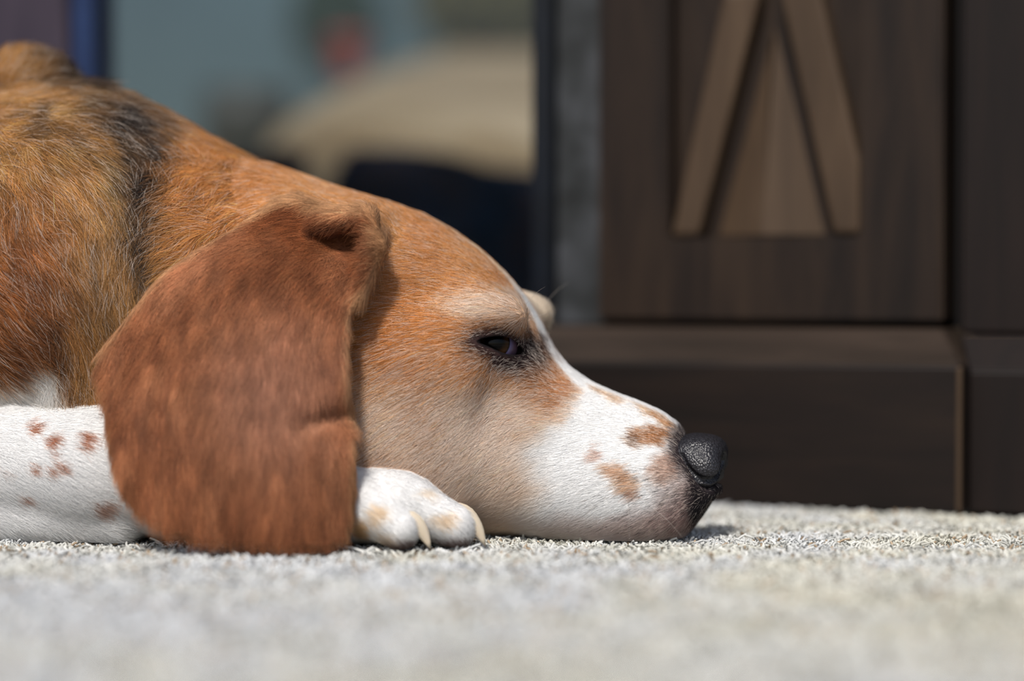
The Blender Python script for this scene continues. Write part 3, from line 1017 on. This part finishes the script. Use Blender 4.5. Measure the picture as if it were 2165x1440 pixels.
tuft = np.select([rg == 2, rg == 1, rg == 0], [.50 * vnoise(R0 * np.array([1, 1, .55]), 230, 61) + .25 * vnoise(R0, 600, 62), .34 * vnoise(R0 * np.array([1, 1, .35]), 300, 63), .16 * vnoise(R0, 420, 64)], 0)
val = val * np.exp(tuft)[:, None]
isw = (cl.min(1) > .45)[:, None]
cl = np.where(pale & ~isw, cl * .35 + lin((234, 218, 204)) * .65, cl * np.where(isw, 1.0, val))
cl = np.clip(cl, 0, .93)
rad0 = np.select([rg == 2, rg == 0], [.000075, .000068], .000070)

M_fur, nt, out = new_mat('fur')
ac = N(nt, 'ShaderNodeAttribute', attribute_name='coat')
an_ = N(nt, 'ShaderNodeAttribute', attribute_name='skin_normal')
df = N(nt, 'ShaderNodeBsdfDiffuse')
hr = N(nt, 'ShaderNodeBsdfHair', component='Reflection')
hr.inputs['RoughnessU'].default_value = 0.28
hr.inputs['RoughnessV'].default_value = 0.6
mxc = N(nt, 'ShaderNodeMix', data_type='RGBA'); mxc.inputs[0].default_value = 0.10
mxc.inputs[7].default_value = (0.9, 0.9, 0.95, 1)
mx = N(nt, 'ShaderNodeMixShader'); mx.inputs[0].default_value = 0.13
L = nt.links.new
L(ac.outputs['Color'], df.inputs['Color']); L(an_.outputs['Vector'], df.inputs['Normal'])
L(ac.outputs['Color'], mxc.inputs[6]); L(mxc.outputs[2], hr.inputs['Color'])
L(df.outputs[0], mx.inputs[1]); L(hr.outputs[0], mx.inputs[2]); L(mx.outputs[0], out.inputs[0])


def strands(name, pts, rad, col, nor, mat, parent, taper=.25):
    k, s, _ = pts.shape
    cu = bpy.data.hair_curves.new(name)
    cu.add_curves([s] * k)
    cu.attributes['position'].data.foreach_set('vector', np.ascontiguousarray(pts, np.float32).ravel())
    ra = cu.attributes.get('radius') or cu.attributes.new('radius', 'FLOAT', 'POINT')
    tp = np.linspace(1, taper, s)
    ra.data.foreach_set('value', (rad[:, None] * tp[None]).astype(np.float32).ravel())
    c_ = cu.attributes.new('coat', 'FLOAT_COLOR', 'CURVE')
    c_.data.foreach_set('color', np.concatenate([col, np.ones((k, 1))], 1).astype(np.float32).ravel())
    if nor is not None:
        n_ = cu.attributes.new('skin_normal', 'FLOAT_VECTOR', 'CURVE')
        n_.data.foreach_set('vector', np.ascontiguousarray(nor, np.float32).ravel())
    cu.materials.append(mat)
    o = bpy.data.objects.new(name, cu)
    COL.objects.link(o)
    o.parent = parent
    o['kind'] = 'stuff'
    return o


for r, nm_ in enumerate(('face_fur', 'ear_fur', 'body_fur', 'leg_fur')):
    m = rg == r
    strands(nm_, pts[m], rad0[m], cl[m], nm[m], M_fur, dog)
print('strands', K, 'verts', nv)

# whiskers
wp, wr = [], []
for (u, v, z, du, dz, L_) in [(.185, .024, .026, .3, -.1, .03), (.180, .026, .020, .1, -.2, .032), (.176, .0265, .030, .0, .1, .028), (.19, .022, .018, .5, -.2, .026), (.130, .019, .1065, .7, .9, .024), (.134, .017, .101, .9, .6, .022), (.131, -.02, .1075, .6, 1, .024)]:
    b0 = O_ + UD * u + VD * v + np.array([0, 0, z])
    b0 = project(field, b0[None], 6, .004)[0]
    d = UD * du + np.array([0, 0, dz]) + VD * (.5 * np.sign(v)); d /= np.linalg.norm(d)
    wp.append([b0 + d * L_ * t + np.array([0, 0, -.006]) * t * t for t in np.linspace(0, 1, 6)])
    wr.append(.00006)
wp = np.array(wp); wp[:, :, 2] = np.maximum(wp[:, :, 2], .002)
strands('whiskers', wp, np.array(wr), np.tile(lin((190, 180, 170)), (len(wr), 1)), np.tile(VD, (len(wr), 1)), M_fur, dog, .2)

# ------------------------------------------------------------------ nose
CH = np.array([(.2240, .0065, .0365), (.2225, .0098, .0325), (.2180, .0140, .0288), (.2115, .0170, .0292), (.2050, .0180, .0345), (.2020, .0180, .0405)])
for _ in range(8):
    CH = project(f_nose0, CH, 1, .002)
CHR = [.0036, .0035, .0022, .0016, .0014, .0010]


def f_nose(H):
    f = f_nose0(H)
    Q = np.stack([H[:, 0], np.abs(H[:, 1]), H[:, 2]], 1)
    for i in range(len(CH) - 1):
        f = smax(f, -rcone(Q, CH[i], CH[i + 1], CHR[i], CHR[i + 1]), .0010)
    f = smax(f, -rcone(Q, (.2265, 0, .044), (.2185, 0, .0235), .0012, .0016), .0012)
    return f


nvv, nq = surface_nets(f_nose, (.188, -.021, .021), (.228, .021, .053), .0007, slack=.004)
nvv = project(f_nose, nvv, 2, .0004)
nw = O_ + nvv[:, :1] * UD + nvv[:, 1:2] * VD + nvv[:, 2:] * np.array([0, 0, 1.0])
nme = mesh_np('nose', nw, nq)
bmn = bmesh.new(); bmn.from_mesh(nme); bmesh.ops.recalc_face_normals(bmn, faces=bmn.faces); bmn.to_mesh(nme); bmn.free()
M_nose, nt, out = new_mat('black_nose_leather')
tc = N(nt, 'ShaderNodeTexCoord')
vo = N(nt, 'ShaderNodeTexVoronoi', Scale=1000.0)
rp = ramp(nt, [(0.0, (44, 43, 48)), (0.7, (26, 25, 28))])
bs = N(nt, 'ShaderNodeBsdfDiffuse')
gl = N(nt, 'ShaderNodeBsdfGlossy', Roughness=0.38)
mx = N(nt, 'ShaderNodeMixShader'); mx.inputs[0].default_value = 0.055
bp = N(nt, 'ShaderNodeBump', Strength=0.55, Distance=0.0006, invert=True)
L = nt.links.new
L(tc.outputs['Object'], vo.inputs['Vector']); L(vo.outputs['Distance'], rp.inputs[0]); L(rp.outputs[0], bs.inputs['Color'])
L(vo.outputs['Distance'], bp.inputs['Height']); L(bp.outputs[0], bs.inputs['Normal']); L(bp.outputs[0], gl.inputs['Normal'])
L(bs.outputs[0], mx.inputs[1]); L(gl.outputs[0], mx.inputs[2]); L(mx.outputs[0], out.inputs[0])
no = link_mesh('nose', nme, M_nose, dog, smooth=True)
no['label'] = 'black pebbled nose'

# ------------------------------------------------------------------ eyes
M_eye, nt, out = new_mat('brown_eye')
tc = N(nt, 'ShaderNodeTexCoord')
sp = N(nt, 'ShaderNodeSeparateXYZ')
at2 = N(nt, 'ShaderNodeMath', operation='ARCCOSINE')
dv_ = N(nt, 'ShaderNodeMath', operation='DIVIDE'); dv_.inputs[1].default_value = EYE_R
rp = ramp(nt, [(0.0, (5, 4, 5)), (0.34, (7, 6, 6)), (0.42, (24, 15, 9)), (0.58, (52, 33, 16)), (0.66, (42, 27, 14)), (0.70, (10, 8, 9)), (0.75, (96, 90, 124)), (1.0, (90, 70, 84))])
bs = N(nt, 'ShaderNodeBsdfPrincipled', Roughness=0.12)
bs.inputs['Specular IOR Level'].default_value = 0.16
L = nt.links.new
L(tc.outputs['Object'], sp.inputs[0]); L(sp.outputs['Z'], dv_.inputs[0]); L(dv_.outputs[0], at2.inputs[0]); L(at2.outputs[0], rp.inputs[0])
L(rp.outputs[0], bs.inputs['Base Color']); L(bs.outputs[0], out.inputs[0])
for sgn in (1, -1):
    bm = bmesh.new(); bmesh.ops.create_uvsphere(bm, u_segments=40, v_segments=24, radius=EYE_R)
    me2 = bpy.data.meshes.new('eye'); bm.to_mesh(me2); bm.free()
    o = link_mesh('eye', me2, M_eye, dog, smooth=True)
    o.location = Vector(O_ + UD * EYE[0] + VD * EYE[1] * sgn + np.array([0, 0, EYE[2]]))
    g = UD * .20 + VD * sgn + np.array([0, 0, .11])
    o.rotation_euler = Vector(g).to_track_quat('Z', 'Y').to_euler()
    o['label'] = 'dark brown eye'

# ------------------------------------------------------------------ claws of the near paw
M_claw, nt, out = new_mat('ivory_claw')
bs = N(nt, 'ShaderNodeBsdfPrincipled', Roughness=0.35)
bs.inputs['Base Color'].default_value = rgba((206, 192, 170))
bs.inputs['Subsurface Weight'].default_value = 0.2
bs.inputs['Subsurface Radius'].default_value = (0.003, 0.002, 0.001)
nt.links.new(bs.outputs[0], out.inputs[0])
for (A, B, ra, rb) in TOES:
    B = np.array(B)
    base = B + np.array([.0010, 0, .0042])
    V, F = [], []
    n, s = 10, 8
    for j in range(s + 1):
        t = j / s
        c = base + np.array([.0165 * t - .0035 * t * t, -.0012 * t, -.0145 * t * t + .0012 * t])
        tg = np.array([.0165 - .007 * t, -.0012, -.029 * t + .0012]); tg /= np.linalg.norm(tg)
        up = np.cross(np.array([0, 1, 0]), tg); r = .0040 * (1 - t ** 2.2) + .0003
        for k in range(n):
            a_ = 2 * math.pi * k / n
            V.append(c + np.array([0, 1, 0]) * r * .75 * math.cos(a_) + up * r * 1.15 * math.sin(a_))
    V = [np.array([v[0], v[1], max(v[2], .0012)]) for v in V]
    for j in range(s):
        for k in range(n):
            F.append((j * n + k, j * n + (k + 1) % n, (j + 1) * n + (k + 1) % n, (j + 1) * n + k))
    F.append(tuple(range(n - 1, -1, -1))); F.append(tuple(range(s * n, s * n + n)))
    from_py('claw', V, F, M_claw, dog, smooth=True)['label'] = 'ivory claw'

# ------------------------------------------------------------------ carpet pile (nobody could count it)
def pile_pts(n, x0, x1, y0, y1):
    return np.stack([rng.uniform(x0, x1, n), rng.uniform(y0, y1, n)], 1)


near = pile_pts(430000, -.50, .50, -.55, .42)
half = .26 * (near[:, 1] + .95) + .03
keep = np.abs(near[:, 0]) < half
outer = ~keep & (rng.random(len(near)) < .25)
xy = near[keep | outer]
dl = (xy - np.array([AX.x, AX.y])) @ np.array([dirD.x, dirD.y])
xy = xy[dl < -.001]
# sparser where the lens blurs it
pk = np.interp(xy[:, 1], [-.5, -.2, -.06, .0], [.55, .7, 1, 1])
xy = xy[rng.random(len(xy)) < pk]
n = len(xy)
P3 = np.concatenate([xy, np.zeros((n, 1))], 1)
n1 = vnoise(P3, 45, 51); n2 = vnoise(P3, 190, 52); n3 = vnoise(P3, 9, 53)
lean = np.stack([vnoise(P3, 120, 54), vnoise(P3, 120, 55)], 1) * .5 + rng.normal(size=(n, 2)) * .38
ht = .0055 * (1 + .22 * n2 + .18 * rng.normal(size=n)).clip(.45, 1.6)
ph = rng.uniform(0, 2 * math.pi, n); tw = rng.choice([-1, 1], n) * rng.uniform(2.2, 3.6, n)
am = rng.uniform(.0004, .0009, n)
NP = 7
pp = np.empty((n, NP, 3))
for i, t in enumerate(np.linspace(0, 1, NP)):
    pp[:, i, 0] = xy[:, 0] + lean[:, 0] * ht * t ** 1.4 + am * t * np.cos(ph + tw * 2 * t)
    pp[:, i, 1] = xy[:, 1] + lean[:, 1] * ht * t ** 1.4 + am * t * np.sin(ph + tw * 2 * t)
    pp[:, i, 2] = FZ - .0005 + ht * (1.1 * t - .28 * t ** 3)
warm = np.clip(.5 + .5 * n1 + .35 * n3 + (xy[:, 0] - .05) * 1.2, 0, 1)[:, None]
cc = np.array([195, 197, 198.]) * (1 - warm) + np.array([196, 194, 181.]) * warm
cc = cc + n2[:, None] * 8 + rng.normal(size=(n, 1)) * 13
fleck = (rng.random(n) < .07)[:, None]
cc = np.where(fleck, np.array([162, 142, 118.]) + rng.normal(size=(n, 1)) * 14, cc)
M_pile, nt, out = new_mat('carpet_yarn')
ac = N(nt, 'ShaderNodeAttribute', attribute_name='coat')
df = N(nt, 'ShaderNodeBsdfPrincipled', Roughness=.9)
df.inputs['Specular IOR Level'].default_value = .12
nt.links.new(ac.outputs['Color'], df.inputs['Base Color']); nt.links.new(df.outputs[0], out.inputs[0])
strands('carpet_pile', pp, np.full(n, .00062), lin(np.clip(cc, 0, 245)), None, M_pile, fl, .75)
print('tufts', n)
